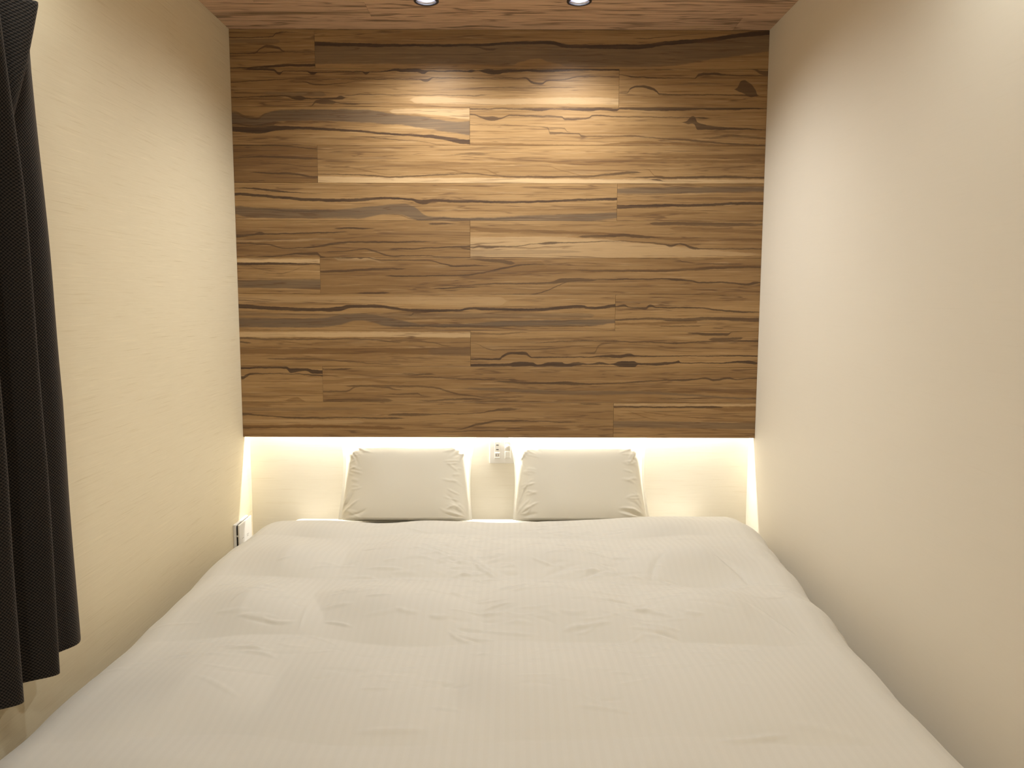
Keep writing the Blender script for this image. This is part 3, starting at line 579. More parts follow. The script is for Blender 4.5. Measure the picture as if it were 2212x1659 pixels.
TONE={'4L':0.45,'6L':0.25,'7R':0.3,'6R':0.1,'11L':0.15,'10R':0.15,'9L':0.15,'1L':0.15,'1R':0.1}

# ---------------------------------------------------------------- room shell
t = 0.08
o = box('wall_left', (-W - t, YF - t, 0), (-W, RECESS + t, ZC + t), M_LEFT)
tag(o, 'cream wallpapered wall with fine horizontal slub streaks behind the dark curtain', 'wall', None, 'structure')
o = box('wall_right', (W, YF - t, 0), (W + t, RECESS + t, ZC + t), M_RIGHT)
tag(o, 'plain smooth cream wall on the side opposite the curtain', 'wall', None, 'structure')
o = box('wall_recess', (-W, RECESS, 0), (W, RECESS + t, ZC + t), M_RECESS)
tag(o, 'cream wallpapered lower wall set back under the panelling, behind the pillows', 'wall', None, 'structure')
o = box('wall_front', (-W, YF - t, 0), (W, YF, ZC + t), M_PLAINWALL)
tag(o, 'plain painted wall facing the bed, out of view', 'wall', None, 'structure')
o = box('floor', (-W - t, YF - t, -0.06), (W + t, RECESS + t, 0), M_FLOOR)
tag(o, 'brown wooden floor under the bed', 'floor', None, 'structure')


def cut_holes(o, spots, r):
    """drill round downlight holes through a ceiling board, in its mesh"""
    dg = None
    for (x, y) in spots:
        bm = bmesh.new()
        bmesh.ops.create_cone(bm, cap_ends=True, segments=48, radius1=r, radius2=r, depth=0.5)
        bmesh.ops.translate(bm, verts=bm.verts, vec=(x, y, ZC))
        me = bpy.data.meshes.new('drill'); bm.to_mesh(me); bm.free()
        c = bpy.data.objects.new('drill', me); COL.objects.link(c)
        md = o.modifiers.new('hole', 'BOOLEAN'); md.operation = 'DIFFERENCE'; md.object = c; md.solver = 'EXACT'
        dg = bpy.context.evaluated_depsgraph_get()
        new = bpy.data.meshes.new_from_object(o.evaluated_get(dg), preserve_all_data_layers=True, depsgraph=dg)
        o.modifiers.clear()
        old = o.data; o.data = new; new.name = old.name
        bpy.data.objects.remove(c); bpy.data.meshes.remove(me)


ALLSPOTS = FRONT_SPOTS + ROOM_SPOTS
HOLE = 0.040
ceiling = box('ceiling', (-W, YF, ZC + 0.0062), (W, RECESS, ZC + t), M_BACKING)
tag(ceiling, 'ceiling clad in reddish brown wood planks above the bed, with round downlights', 'ceiling', None, 'structure')
cut_holes(ceiling, ALLSPOTS, HOLE)

# the panelled upper wall: a backing board with the planks on its face
wall_back = box('wall_back', (-W, 0.0062, ZB), (W, 0.022, ZC + 0.006), M_BACKING)
tag(wall_back, 'upper back wall clad in horizontal spalted walnut planks above the pillows', 'wall', None, 'structure')


def board_mesh(x0, x1, h, d, horizontal):
    """a board with eased edges; front face carries uv over the whole board"""
    g, bv = 0.00025, 0.0006
    bm = bmesh.new()
    L = x1 - x0
    if horizontal:      # ceiling: runs along x, h along y, face down
        fa = lambda a, b, c: (x0 + a, b, c)
    else:               # wall: runs along x, h along z, face towards -y
        fa = lambda a, b, c: (x0 + a, c, b)
    pts = [(g + bv, g + bv, 0), (L - g - bv, g + bv, 0), (L - g - bv, h - g - bv, 0), (g + bv, h - g - bv, 0)]
    mid = [(g, g, bv), (L - g, g, bv), (L - g, h - g, bv), (g, h - g, bv)]
    bak = [(a, b, d) for a, b, c in mid]
    rings = [[bm.verts.new(fa(*p)) for p in r] for r in (pts, mid, bak)]
    faces = [bm.faces.new(rings[0]), bm.faces.new(rings[2][::-1])]
    for a, b in ((0, 1), (1, 2)):
        for k in range(4):
            faces.append(bm.faces.new((rings[a][k], rings[a][(k + 1) % 4], rings[b][(k + 1) % 4], rings[b][k])))
    uvl = bm.loops.layers.uv.new('UVMap')
    for f in bm.faces:
        for lp in f.loops:
            c = lp.vert.co
            lp[uvl].uv = ((c.x - x0) / L, (c.y if horizontal else c.z) / h)
    return bm


JOINTS = [-0.752, 0.491, -0.121]
for r in range(11):
    j = JOINTS[r % 3]
    z0 = ZC - (r + 1) * ROWH
    for side, x0, x1 in (('L', -W, j), ('R', j, W)):
        key = '%d%s' % (r + 1, side)
        p = build('plank', board_mesh(x0, x1, ROWH, 0.006, False), wood('walnut_board_' + key, FIGURE.get(key), TONE.get(key, 0.0)), wall_back)
        p.location = (0, 0, z0)
        p['length'] = x1 - x0

# ceiling planks
y = 0.0
row = 0
while y > YF:
    hgt = 0.14 if row == 0 else ROWH
    y0 = max(y - hgt, YF)
    if row == 1: cuts = [-W, -0.494, W]
    else:
        j = [0.95, -0.494, -0.9, 0.35, -0.25, 0.7][row % 6]
        cuts = [-W, j, W]
    for a, b in zip(cuts, cuts[1:]):
        p = build('plank', board_mesh(a, b, y - y0, 0.006, True), M_WOOD, ceiling)
        p.location = (0, y0, ZC)
        p['length'] = b - a
        hit = [(sx, sy) for sx, sy in ALLSPOTS if a - 0.05 < sx < b + 0.05 and y0 - 0.05 < sy < y + 0.05]
        if hit:
            # drill in local space
            p.location = (0, 0, 0)
            for v in p.data.vertices: v.co += Vector((0, y0, ZC))
            cut_holes(p, hit, HOLE)
            for v in p.data.vertices: v.co -= Vector((0, y0, ZC))
            p.location = (0, y0, ZC)
    y -= hgt
    row += 1

# ---------------------------------------------------------------- LED strip behind the panelling
led = empty('led_strip', (0, 0.064, 0.985))
tag(led, 'hidden warm LED light strip behind the lower edge of the wood panelling', 'light')
box('channel', (-1.06, -0.0135, 0.004), (1.06, 0.006, 0.012), M_RAIL, led)
box('diffuser', (-1.055, -0.006, 0.001), (1.055, 0.005, 0.0039), M_LED, led)
ld = bpy.data.lights.new('strip_light', 'AREA')
ld.shape = 'RECTANGLE'; ld.size = 2.1; ld.size_y = 0.010
ld.energy = LED_POWER; ld.color = LED_COLOR
lo = bpy.data.objects.new('strip_light', ld); COL.objects.link(lo)
lo.parent = led; lo.location = (0, 0, -0.001)


# ---------------------------------------------------------------- downlights
def downlight(x, y, power, color, label, first=None, spread=154, tilt=9.0):
    d = empty('downlight', (x, y, ZC))
    tag(d, label, 'ceiling light', 'recessed ceiling downlights')
    if first is None:
        build('trim_ring', lathe_bm([(0.0355, 0.0), (0.0365, -0.0035), (0.0450, -0.0030), (0.0462, -0.0008), (0.0462, -0.0002), (0.0400, -0.0002), (0.0385, 0.001)], 56, True), M_RING, d, True)
        prof = [(0.0378, 0.0005), (0.0372, 0.010), (0.0355, 0.022), (0.0320, 0.036), (0.0270, 0.048), (0.0215, 0.0545), (0.0215, 0.0560), (0.0282, 0.0495), (0.0335, 0.037), (0.0370, 0.023), (0.0388, 0.010), (0.0390, 0.0005)]
        build('reflector', lathe_bm(prof, 56, True), M_CHROME, d, True)
        build('lamp', lathe_bm([(0.0005, 0.0300), (0.010, 0.0306), (0.017, 0.0335), (0.0205, 0.0390), (0.0205, 0.0530), (0.0005, 0.0535)], 40), M_LAMP, d, True)
    else:
        for ch in list(first.children):
            if ch.type != 'MESH': continue
            c = ch.copy(); COL.objects.link(c); c.parent = d
    sd = bpy.data.lights.new('lamp_beam', 'SPOT')
    sd.energy = power; sd.color = color; sd.spot_size = math.radians(spread); sd.spot_blend = 1.0; sd.shadow_soft_size = 0.022
    so = bpy.data.objects.new('lamp_beam', sd); COL.objects.link(so)
    so.parent = d; so.location = (0, 0, -0.004); so.rotation_euler = (-math.radians(tilt), 0, 0)
    return d


d0 = downlight(*FRONT_SPOTS[0], DOWN_POWER, DOWN_COLOR, 'round dark-rimmed recessed downlight in the wood ceiling, the one nearer the curtain')
downlight(*FRONT_SPOTS[1], DOWN_POWER, DOWN_COLOR, 'round dark-rimmed recessed downlight in the wood ceiling, the one farther from the curtain', d0)
names = ['out of view above the curtain', 'out of view above the plain wall side of the bed', 'added as fill, out of view behind the camera on the curtain side', 'added as fill, out of view behind the camera on the plain wall side']
for (x, y), n in zip(ROOM_SPOTS, names):
    downlight(x, y, ROOM_POWER if y > -2.5 else ROOM_POWER * 0.5, ROOM_COLOR, 'round recessed ceiling downlight ' + n, d0, 168, 0.0)

# unseen fill lamp added behind the camera to lift the upper panelling
wl = empty('fill_lamp', (0.0, YF, 1.95))
tag(wl, 'added round fill lamp on the wall facing the bed, out of view', 'fill lamp')
bk = build('back_plate', lathe_bm([(0.0005, 0.0), (0.05, 0.0), (0.05, 0.012), (0.0005, 0.012)], 32), M_RAIL, wl)
bk.rotation_euler = (-math.pi / 2, 0, 0); bk.location = (0, 0.0003, 0)
box('arm', (-0.008, 0.0125, -0.008), (0.008, 0.075, 0.008), M_RAIL, wl, 0.002)
bm = bmesh.new(); bmesh.ops.create_uvsphere(bm, u_segments=32, v_segments=16, radius=0.055)
gl = build('fill_globe', bm, M_FILL, wl, True); gl.location = (0, 0.131, 0)
pt = bpy.data.lights.new('fill_light', 'POINT'); pt.energy = FILL_POWER; pt.color = ROOM_COLOR; pt.shadow_soft_size = 0.05
po = bpy.data.objects.new('fill_light', pt); COL.objects.link(po); po.parent = wl; po.location = (0, 0.245, 0)

# ---------------------------------------------------------------- bed
ZM = 0.487
bed = empty('bed', (0, -0.95, 0))
tag(bed, 'wide low double bed with a white fitted sheet filling the alcove', 'bed')


def bed_box(name, lo, hi, mat, bevel, seg):
    ob = box(name, lo, hi, mat, bed, bevel, seg)
    ob.location = (0, 0.95, 0)
    for p in ob.data.polygons: p.use_smooth = True
    return ob


bed_box('bed_base', (-0.91, -1.93, 0.06), (0.91, 0.05, 0.235), M_BEDBASE, 0.01, 2)
for sx in (-0.8, 0.8):
    for sy in (-1.8, -0.08):
        bm = lathe_bm([(0.001, 0.0), (0.03, 0.0), (0.03, 0.061), (0.001, 0.061)], 20)
        lg = build('leg', bm, M_BEDBASE, bed)
        lg.location = (sx, sy + 0.95, 0)
bed_box('mattress', (-0.92, -1.95, 0.236), (0.92, 0.060, ZM), M_SHEET, 0.060, 6)


# ---------------------------------------------------------------- duvet
def stroke(H, X, Y, p, q, w, h, bend=0.0):
    """adds a crease of height h along p->q (plan coordinates)"""
    p = np.array(p, float); q = np.array(q, float)
    L = np.linalg.norm(q - p); d = (q - p) / L; n = np.array([-d[1], d[0]])
    pad = 4 * w + abs(bend)
    lo = np.minimum(p, q) - pad; hi = np.maximum(p, q) + pad
    msk = (X > lo[0]) & (X < hi[0]) & (Y > lo[1]) & (Y < hi[1])
    if not msk.any(): return
    x = X[msk] - p[0]; yv = Y[msk] - p[1]
    a = (x * d[0] + yv * d[1]) / L
    b = x * n[0] + yv * n[1] - bend * 4 * a * (1 - a)
    env = np.clip(np.minimum(a, 1 - a) / 0.35, 0, 1)
    env = env * env * (3 - 2 * env)
    b = b / (w * (0.5 + 0.5 * env))
    H[msk] += h * env * np.exp(-b * b)


def vnoise(X, Y, f, seed):
    """smooth value noise"""
    r = np.random.default_rng(seed)
    T = r.standard_normal((64, 64))
    x = X * f[0] + 31.7; yv = Y * f[1] + 27.3
    xi = np.floor(x).astype(int); yi = np.floor(yv).astype(int)
    fx = x - xi; fy = yv - yi
    fx = fx * fx * (3 - 2 * fx); fy = fy * fy * (3 - 2 * fy)
    g = lambda i, k: T[i % 64, k % 64]
    return (g(xi, yi) * (1 - fx) + g(xi + 1, yi) * fx) * (1 - fy) + (g(xi, yi + 1) * (1 - fx) + g(xi + 1, yi + 1) * fx) * fy


def make_duvet():
    XA, R, T0, ER = 0.87, 0.07, 0.066, 0.050
    SM = XA + R * math.pi / 2 + 0.21
    ns, nt = 640, 600
    L = 2.02
    s = np.linspace(-SM, SM, ns)
    tt = np.linspace(0, L, nt)
    S2, T2 = np.meshgrid(s, tt, indexing='ij')
    # across: flat, rounded over the mattress edge, hanging
    a = np.abs(S2); sg = np.sign(S2)
    th = np.clip((a - XA) / R, 0, math.pi / 2)
    hang = np.maximum(a - XA - R * math.pi / 2, 0)
    px = np.minimum(a, XA) + R * np.sin(th) + 0.12 * hang
    pz = -R * (1 - np.cos(th)) - hang
    nx, nz = np.sin(th), np.cos(th)
    # head edge
    xs = [-1.2, -1.05, -0.97, -0.87, -0.60, -0.37, -0.1, 0.12, 0.42, 0.75, 0.92, 1.02, 1.2]
    yh = [-0.36, -0.34, -0.27, -0.222, -0.230, -0.253, -0.225, -0.248, -0.210, -0.158, -0.140, -0.16, -0.20]
    Y = np.interp(S2, xs, yh) - T2
    # over the foot
    YFOOT = -1.95
    over = np.clip((YFOOT + 0.06 - Y), 0, None)
    th2 = np.clip(over / R, 0, math.pi / 2)
    hang2 = np.maximum(over - R * math.pi / 2, 0)
    y2 = np.maximum(Y, YFOOT + 0.06) - R * np.sin(th2) - 0.1 * hang2
    z2 = -R * (1 - np.cos(th2)) - hang2
    ny = -np.sin(th2)
    # outline of the two long sides
    yl = [-2.1, -1.83, -1.57, -1.36, -1.16, -1.0, -0.75, -0.54, -0.35, -0.2]
    dl = [0.012, 0.012, 0.007, -0.002, -0.006, 0.0, 0.010, 0.016, -0.008, -0.02]
    yr = [-2.1, -1.85, -1.68, -1.5, -1.3, -1.13, -0.95, -0.77, -0.66, -0.5, -0.35, -0.15]
    dr = [0.0, 0.0, 0.002, -0.004, 0.0, 0.010, 0.020, 0.036, 0.033, 0.046, 0.066, 0.050]
    dx = np.where(S2 < 0, np.interp(y2, yl, dl), np.interp(y2, yr, dr)) * np.clip((a - 0.6) / 0.3, 0, 1)
    wob = 0.004 * vnoise(S2 * 0 + sg, y2, (1, 7.0), 5) * np.clip((a - 0.7) / 0.25, 0, 1)
    mx = sg * (px + np.maximum(dx + wob, -0.010))
    # thickness
    d_edge = np.minimum(np.minimum(T2, L - T2), SM - a)
    e = np.clip(d_edge / ER, 0, 1)
    prof = np.sqrt(np.clip(1 - (1 - e) ** 2, 0, 1))
    H = np.full_like(S2, T0)
    X, Yp = S2, Y
    # quilted puffs under the cover
    qx = np.abs(np.sin(math.pi * (X + 0.05 + 0.02 * vnoise(X, Yp, (1.5, 4), 17)) / 0.45)) ** 1.2
    yy = Yp - 0.03 + 0.03 * vnoise(X, Yp, (3.0, 2.0), 9)
    ph = (yy + 0.50) / 0.45
    fr = ph - np.floor(ph)
    # steeper on the side towards the foot
    qy = np.abs(np.sin(math.pi * np.power(fr, 0.68))) ** 1.5
    side = np.clip((0.95 - a) / 0.26, 0, 1)
    amp = np.interp(Yp, [-2.0, -1.75, -1.45, -1.1, -0.5, -0.25], [0.014, 0.024, 0.046, 0.060, 0.046, 0.005])
    H += amp * (0.35 + 0.65 * qx) * qy * side
    H += 0.007 * vnoise(X, Yp, (2.2, 2.6), 3) * side
    H += 0.0030 * vnoise(X, Yp, (6.0, 7.5), 4)
    # broad dips
    for cx, cy, sx, sy, h in [(0.64, -0.87, 0.15, 0.07, -0.026), (0.16, -0.87, 0.15, 0.05, -0.014), (0.20, -1.30, 0.15, 0.06, -0.007),
                              (0.66, -1.29, 0.13, 0.06, -0.007), (-0.25, -1.29, 0.25, 0.06, -0.007), (-0.35, -0.86, 0.22, 0.07, -0.006),
                              (-0.02, -1.58, 0.10, 0.10, 0.006), (0.85, -0.55, 0.12, 0.12, 0.010), (-0.15, -1.66, 0.12, 0.06, 0.004),
                              (0.10, -0.36, 0.12, 0.05, -0.006), (-0.43, -0.36, 0.10, 0.06, -0.004), (0.75, -0.30, 0.25, 0.07, 0.009)]:
        H += h * np.exp(-((X - cx) / sx) ** 2 - ((Yp - cy) / sy) ** 2)
    # named creases
    for p, q, w, h, b in [((0.79, -0.585), (1.03, -0.77), 0.016, 0.005, 0.01), ((0.80, -1.00), (0.97, -1.21), 0.014, 0.0045, 0.0),
                          ((0.70, -1.17), (0.82, -1.37), 0.007, 0.004, 0.01), ((-0.03, -1.05), (0.30, -1.13), 0.012, 0.006, 0.005),
                          ((0.05, -0.62), (0.45, -0.68), 0.014, 0.005, 0.01), ((0.30, -0.82), (0.43, -0.93), 0.007, 0.005, 0.01),
                          ((0.25, -0.75), (0.46, -0.77), 0.006, 0.004, 0.0), ((0.40, -0.72), (0.56, -0.70), 0.006, 0.003, 0.0),
                          ((0.70, -0.74), (0.80, -0.97), 0.010, -0.008, 0.03), ((0.50, -0.95), (0.58, -0.76), 0.012, -0.006, 0.02),
                          ((-0.52, -1.16), (-0.51, -1.34), 0.003, 0.0022, 0.0), ((-0.10, -0.72), (0.06, -0.95), 0.010, 0.006, -0.02),
                          ((-0.08, -0.80), (0.03, -0.94), 0.006, 0.005, -0.01), ((0.32, -1.17), (0.52, -1.30), 0.007, 0.005, 0.01),
                          ((0.34, -1.22), (0.50, -1.25), 0.006, 0.004, 0.01), ((0.38, -1.27), (0.52, -1.34), 0.006, 0.004, 0.0),
                          ((0.45, -1.83), (0.64, -1.81), 0.008, 0.004, 0.0), ((-0.28, -1.81), (-0.10, -1.80), 0.010, 0.003, 0.0),
                          ((0.62, -1.78), (0.80, -1.85), 0.014, 0.003, 0.01), ((-0.72, -1.42), (-0.52, -1.41), 0.006, 0.002, 0.0),
                          ((-0.32, -1.60), (-0.16, -1.585), 0.006, 0.003, 0.004), ((-0.30, -1.66), (-0.20, -1.655), 0.005, 0.003, 0.0),
                          ((-0.36, -0.43), (-0.16, -0.47), 0.006, 0.003, -0.01), ((0.18, -0.45), (0.36, -0.50), 0.006, 0.003, -0.01),
                          ((-0.30, -0.74), (-0.12, -0.80), 0.006, 0.003, -0.01), ((-0.05, -1.30), (0.14, -1.33), 0.006, 0.003, -0.01)]:
        stroke(H, X, Yp, p, q, w, h, b)
    # short crumples gathered round the quilting seams
    r = np.random.default_rng(11)
    clusters = [(-0.05, -0.85, 0.10, 0.12, 46), (0.38, -0.82, 0.12, 0.13, 54), (0.40, -1.22, 0.10, 0.09, 34), (0.02, -1.25, 0.16, 0.09, 26),
                (-0.15, -0.80, 0.12, 0.10, 30), (0.30, -0.50, 0.13, 0.07, 26), (-0.05, -0.50, 0.14, 0.08, 24), (-0.45, -0.85, 0.18, 0.10, 24),
                (-0.25, -1.58, 0.14, 0.08, 22), (-0.60, -1.33, 0.15, 0.10, 24), (0.45, -1.50, 0.12, 0.10, 22), (0.12, -1.62, 0.12, 0.10, 16),
                (-0.65, -1.46, 0.12, 0.06, 14), (0.85, -1.1, 0.08, 0.2, 10), (0.15, -1.02, 0.20, 0.05, 22), (-0.5, -1.15, 0.2, 0.1, 18)]
    for cx, cy, sx, sy, n in clusters:
        for _ in range(n):
            x0 = cx + r.normal() * sx; y0 = cy + r.normal() * sy
            ang = r.normal() * 0.22 - 0.25 * (x0 - cx) / max(sx, 0.05) * 0.6
            ln = r.uniform(0.05, 0.17); w = r.uniform(0.004, 0.0095); h = r.uniform(0.0012, 0.0042) * (1 if r.random() < 0.7 else -1)
            if cy < -1.4: h *= 0.6
            dv = np.array([math.cos(ang), math.sin(ang)]) * ln / 2
            stroke(H, X, Yp, (x0 - dv[0], y0 - dv[1]), (x0 + dv[0], y0 + dv[1]), w, h, r.normal() * 0.010)
    TH = 0.004 + (H - 0.004) * prof
    nrm = np.sqrt(nx ** 2 + ny ** 2 + nz ** 2)
    top = np.stack([mx + sg * nx / nrm * TH, y2 + ny / nrm * TH, ZM + 0.002 + pz + z2 + nz * np.cos(th2) * TH], -1)
    # keep the flap clear of the wall
    top[..., 0] = np.clip(top[..., 0], -W + 0.008, W - 0.008)
    uv = np.stack([S2, T2], -1)
    st = 4
    sub_i = np.unique(np.r_[np.arange(0, ns, st), ns - 1]); sub_j = np.unique(np.r_[np.arange(0, nt, st), nt - 1])
    low = np.stack([mx, y2, ZM + 0.0025 + pz + z2], -1)
    me_top = grid_mesh('duvet', top, uv=uv)
    me_low = grid_mesh('duvet_under', low[np.ix_(sub_i, sub_j)][::-1], uv=uv[np.ix_(sub_i, sub_j)][::-1])
    bm = bmesh.new(); bm.from_mesh(me_top); bm.from_mesh(me_low)
    bm.to_mesh(me_top); bm.free(); bpy.data.meshes.remove(me_low)
    for p in me_top.polygons: p.use_smooth = True
    me_top.polygons.foreach_set('use_smooth', np.ones(len(me_top.polygons), dtype=bool))
    return link('duvet', me_top, M_LINEN)


duvet = make_duvet()
tag(duvet, 'puffy white duvet with faint satin stripes spread over the bed', 'duvet')


# ---------------------------------------------------------------- pillows
def make_pillow(w, h, thick, ears, seed, sag=0.0, fl=(0.95, 0.97, 0.87)):
    """ears: corner offsets (left-low, right-low, left-top, right-top) in the pillow plane"""
    n = 150
    a = np.linspace(-1, 1, n)
    A, B = np.meshgrid(a, a, indexing='ij')
    # denser near the rim
    A = np.sin(A * math.pi / 2); B = np.sin(B * math.pi / 2)
    px = A * w / 2 * (1 - 0.055 * (1 - B ** 2) * np.abs(A) ** 3)
    pz = B * h / 2 * (1 - np.where(B > 0, 0.06, -0.01) * (1 - A ** 2) * np.abs(B) ** 3)
    wl, wr = (1 - A) / 2, (1 + A) / 2
    bl, bt = (1 - B) / 2, (1 + B) / 2
    for (dx, dz), k in zip(ears, (wl * bl, wr * bl, wl * bt, wr * bt)):
        k6 = k ** 7
        px = px + dx * k6; pz = pz + dz * k6
    # the filling stops short of the rim: a flat seam allowance runs round it
    Ai = np.clip(A / np.where(A < 0, fl[0], fl[1]), -1, 1); Bi = np.where(B > 0, np.clip(B / fl[2], 0, 1), B * 0.72)
    rr = (np.abs(Ai) ** 8 + np.abs(Bi) ** 8) ** 0.125
    env = np.clip(1 - np.clip(rr, 0, 1) ** 4.0, 0, 1) ** 0.60
    r = np.random.default_rng(seed)
    wr_ = np.zeros_like(A)
    X, Z = A * w / 2, B * h / 2
    # creases radiating from the corners and across the ends
    for cx in (-1, 1):
        for cz in (-1, 1):
            for _ in range(9):
                ang = r.uniform(0.15, 1.25)
                l0 = r.uniform(0.015, 0.05); l1 = l0 + r.uniform(0.05, 0.13)
                dx, dz = -cx * math.cos(ang), -cz * math.sin(ang)
                p0 = (cx * w / 2 + dx * l0, cz * h / 2 + dz * l0); p1 = (cx * w / 2 + dx * l1, cz * h / 2 + dz * l1)
                stroke(wr_, X, Z, p0, p1, r.uniform(0.004, 0.008), r.uniform(0.0015, 0.0045) * (1 if r.random() < 0.65 else -1), r.normal() * 0.008)
        for _ in range(14):
            z0 = r.uniform(-0.42, 0.42) * h
            x0 = cx * (w / 2 - r.uniform(0.02, 0.06))
            stroke(wr_, X, Z, (x0, z0), (x0 - cx * r.uniform(0.03, 0.09), z0 + r.normal() * 0.02), r.uniform(0.003, 0.006), r.uniform(0.001, 0.003), r.normal() * 0.004)
    wr_ += 0.0018 * vnoise(X, Z, (9, 9), seed + 3)
    front = 0.003 + env * thick * (0.50 + sag * (-B) * 0.5) + wr_ * np.clip(env * 2.2, 0, 1)
    back = -(0.003 + env * thick * 0.42)
    Pf = np.stack([px, -front, pz], -1)
    Pb = np.stack([px, -back, pz], -1)[::-1]
    bm = bmesh.new()
    for P in (Pf, Pb):
        me = grid_mesh('tmp', P); bm.from_mesh(me); bpy.data.meshes.remove(me)
    bmesh.ops.remove_doubles(bm, verts=bm.verts, dist=1e-6)
    # close the rim between front and back with a narrow band
    rim = [e for e in bm.edges if len(e.link_faces) == 1]
    bmesh.ops.bridge_loops(bm, edges=rim)
    me = bpy.data.meshes.new('pillow'); bmesh.ops.recalc_face_normals(bm, faces=bm.faces); bm.to_mesh(me); bm.free()
    o = link('pillow', me, M_PILLOW)
    me.polygons.foreach_set('use_smooth', np.ones(len(me.polygons), dtype=bool))
    return o


def seat_pillow(o, x, lean, tilt, ywall):
    """leans it back against the wall and rests it on the sheet"""
    o.rotation_euler = (-lean, tilt, 0)
    M = o.rotation_euler.to_matrix()
    co = np.empty(len(o.data.vertices) * 3, dtype=np.float32); o.data.vertices.foreach_get('co', co)
    w = co.reshape(-1, 3) @ np.array(M).T
    o.location = (x, ywall - w[:, 1].max(), ZM + 0.001 - w[:, 2].min())


pl = make_pillow(0.580, 0.352, 0.135, [(0.008, 0.0), (-0.004, 0.0), (-0.008, 0.004), (0.014, 0.026)], 21, 0.25)
seat_pillow(pl, -0.398, 0.42, 0.0, RECESS - 0.004)
tag(pl, 'plump white pillow leaning on the wall, on the curtain side of the socket', 'pillow', 'pillows at the head of the bed')
pr = make_pillow(0.590, 0.352, 0.135, [(0.008, 0.0), (0.000, 0.0), (-0.022, 0.030), (0.006, 0.012)], 34, 0.25, (0.97, 0.955, 0.86))
seat_pillow(pr, 0.348, 0.42, 0.0, RECESS - 0.004)
tag(pr, 'plump white pillow leaning on the wall, its corner in front of the socket', 'pillow', 'pillows at the head of the bed')


# ---------------------------------------------------------------- curtain and its rail
def make_curtain():
    ny, nz = 520, 200
    zt, zb = 2.075, 0.60
    z = np.linspace(zb, zt, nz)
    k = np.linspace(0, 1, ny)
    K, Z = np.meshgrid(k, z, indexing='ij')
    yend = np.interp(Z, [0.6, 1.2, 1.95, 2.08], [-1.450, -1.465, -1.508, -1.510])
    Yy = yend + K * (-2.62 - yend)
    X = np.full_like(Yy, -1.040)
    bend = np.interp(Z, [0.6, 1.08, 1.68, 1.94, 2.08], [-1.640, -1.638, -1.660, -1.690, -1.705])
    sg = np.interp(Z, [0.6, 1.6, 2.08], [0.036, 0.033, 0.030])
    for q in range(8):
        c = bend - 0.125 * q - 0.004 * math.sin(q * 2.1)
        am = 0.066 + 0.006 * math.sin(q * 1.7 + 1)
        X += am * np.exp(-((Yy - c) / sg) ** 2)
    # rounded leading hem
    X += 0.028 * np.exp(-((Yy - yend + 0.035) / 0.045) ** 2)
    # the stiff heading swings out beside the first pleat and dies away below
    ca = np.interp(Z, [1.70, 1.78, 1.94, 2.07], [-1.660, -1.650, -1.605, -1.575])
    aa = np.interp(Z, [1.60, 1.75, 1.92, 2.07], [0.0, 0.028, 0.052, 0.070])
    X = np.maximum(X, -1.040 + aa * 1.10 * np.exp(-((Yy - ca) / 0.034) ** 2))
    X += 0.002 * vnoise(Yy, Z, (20, 3), 8)
    dl = np.sqrt(np.diff(X, axis=0) ** 2 + np.diff(Yy, axis=0) ** 2)
    arc = np.concatenate([np.zeros((1, nz)), np.cumsum(dl, 0)], 0)
    arc = np.repeat(arc[:, nz // 3:nz // 3 + 1], nz, 1)
    me = grid_mesh('curtain', np.stack([X, Yy, Z], -1), uv=np.stack([arc, Z], -1))
    o = link('curtain', me, M_CURTAIN)
    md = o.modifiers.new('cloth', 'SOLIDIFY'); md.thickness = 0.0025; md.offset = 0
    dg = bpy.context.evaluated_depsgraph_get()
    new = bpy.data.meshes.new_from_object(o.evaluated_get(dg), preserve_all_data_layers=True, depsgraph=dg)
    o.modifiers.clear(); o.data = new
    return o


curtain = make_curtain()
tag(curtain, 'dark charcoal basket-weave curtain hanging in deep folds in front of the streaked wall', 'curtain')
rail = empty('curtain_rail', (-1.06, -2.1, 2.045))
tag(rail, 'slim metal curtain rail on wall brackets hidden behind the curtain heading', 'curtain rail')
box('track', (-0.008, -0.55, -0.012), (0.006, 0.52, 0.012), M_RAIL, rail, 0.002)
for yy in (-0.45, 0.0, 0.45):
    box('bracket', (-0.0398, yy - 0.012, -0.018), (-0.0081, yy + 0.012, 0.010), M_RAIL, rail, 0.002)
for k in range(9):
    box('hook', (0.0062, -0.5 + k * 0.12, -0.010), (0.0105, -0.497 + k * 0.12, 0.004), M_WHITE, rail)

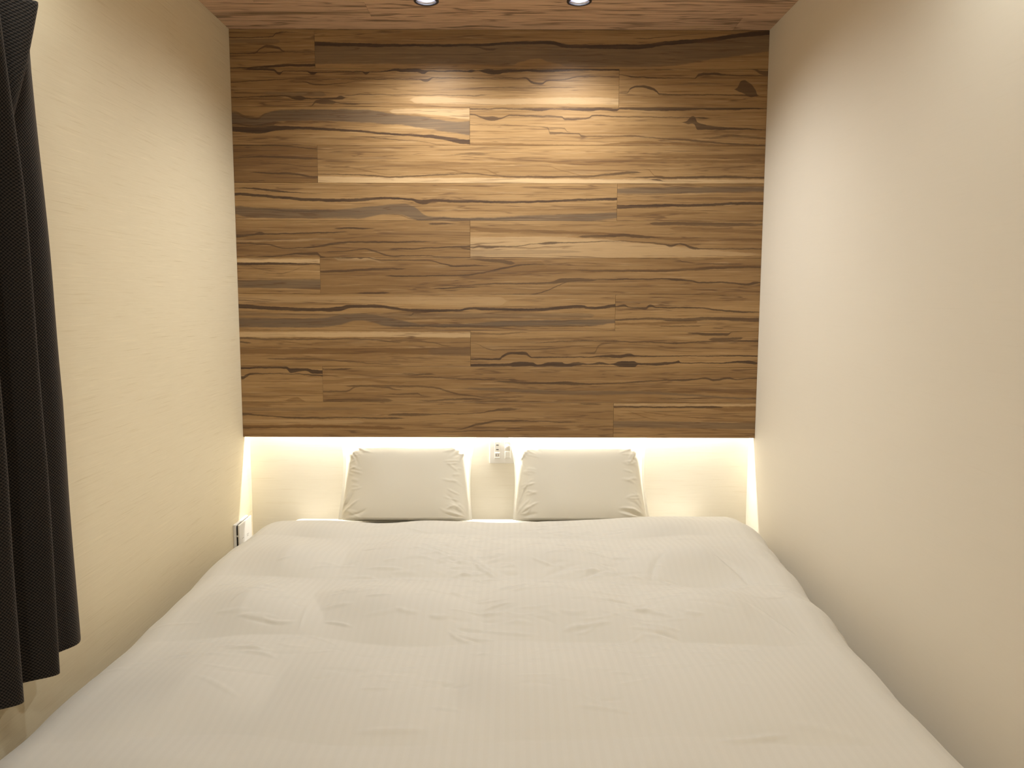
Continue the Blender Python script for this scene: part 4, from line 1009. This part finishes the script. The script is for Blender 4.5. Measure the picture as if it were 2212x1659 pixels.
# ---------------------------------------------------------------- socket plate on the lower wall
sk = empty('wall_socket', (0.0145, RECESS, 0.780))
tag(sk, 'white double wall plate with charging ports, outlet and round dimmer between the pillows', 'socket')
box('plate', (-0.0575, -0.0075, -0.060), (0.0575, -0.0002, 0.060), M_WHITE, sk, 0.0025)
mod = box('outlet_module', (-0.0345, -0.0105, -0.037), (-0.0105, -0.0070, 0.037), M_MODULE, sk, 0.001)
for zz in (0.0225, 0.0025):
    box('charging_port', (-0.0280, -0.01085, zz - 0.0016), (-0.0170, -0.0100, zz + 0.0016), M_SLOT, mod)
box('outlet_face', (-0.0325, -0.0120, -0.0330), (-0.0125, -0.0100, -0.0120), M_WHITE, mod, 0.003, 3)
for xx in (-0.0275, -0.0175):
    box('outlet_slot', (xx - 0.0011, -0.01225, -0.0255), (xx + 0.0011, -0.0115, -0.0185), M_SLOT, mod)
box('switch_module', (0.0095, -0.0105, -0.037), (0.0345, -0.0070, 0.037), M_MODULE, sk, 0.001)
bm = lathe_bm([(0.0005, 0.016), (0.0095, 0.016), (0.0110, 0.0145), (0.0115, 0.0), (0.0005, 0.0)], 32)
kn = build('dimmer_knob', bm, M_WHITE, sk, True)
kn.rotation_euler = (math.pi / 2, 0, 0); kn.location = (0.0225, -0.0095, 0.016)
box('rocker', (0.0105, -0.0120, -0.034), (0.0335, -0.0100, -0.006), M_WHITE, sk, 0.0015)

# ---------------------------------------------------------------- control box low on the streaked wall
cb = empty('wall_control_box', (-W, -0.083, 0.44))
tag(cb, 'small white control box with dark side slot, low on the streaked wall beside the duvet', 'control box')
box('back_plate', (0.0002, -0.0775, -0.065), (0.012, 0.0775, 0.068), M_WHITE, cb, 0.002)
box('inner_frame', (0.0121, -0.0700, -0.060), (0.0195, 0.0740, 0.062), M_SLOT, cb)
fc = box('front_cover', (0.0196, -0.0765, -0.064), (0.0265, 0.0765, 0.067), M_WHITE, cb, 0.002)
box('catch', (0.0122, -0.0745, 0.016), (0.0194, -0.0702, 0.022), M_MODULE, cb)
for ys, ln, zz in ((-0.045, 0.018, 0.000), (0.010, 0.024, 0.000), (0.012, 0.018, -0.007)):
    box('printed_line', (0.02655, ys, zz), (0.02670, ys + ln, zz + 0.0022), M_GREYPRINT, fc)
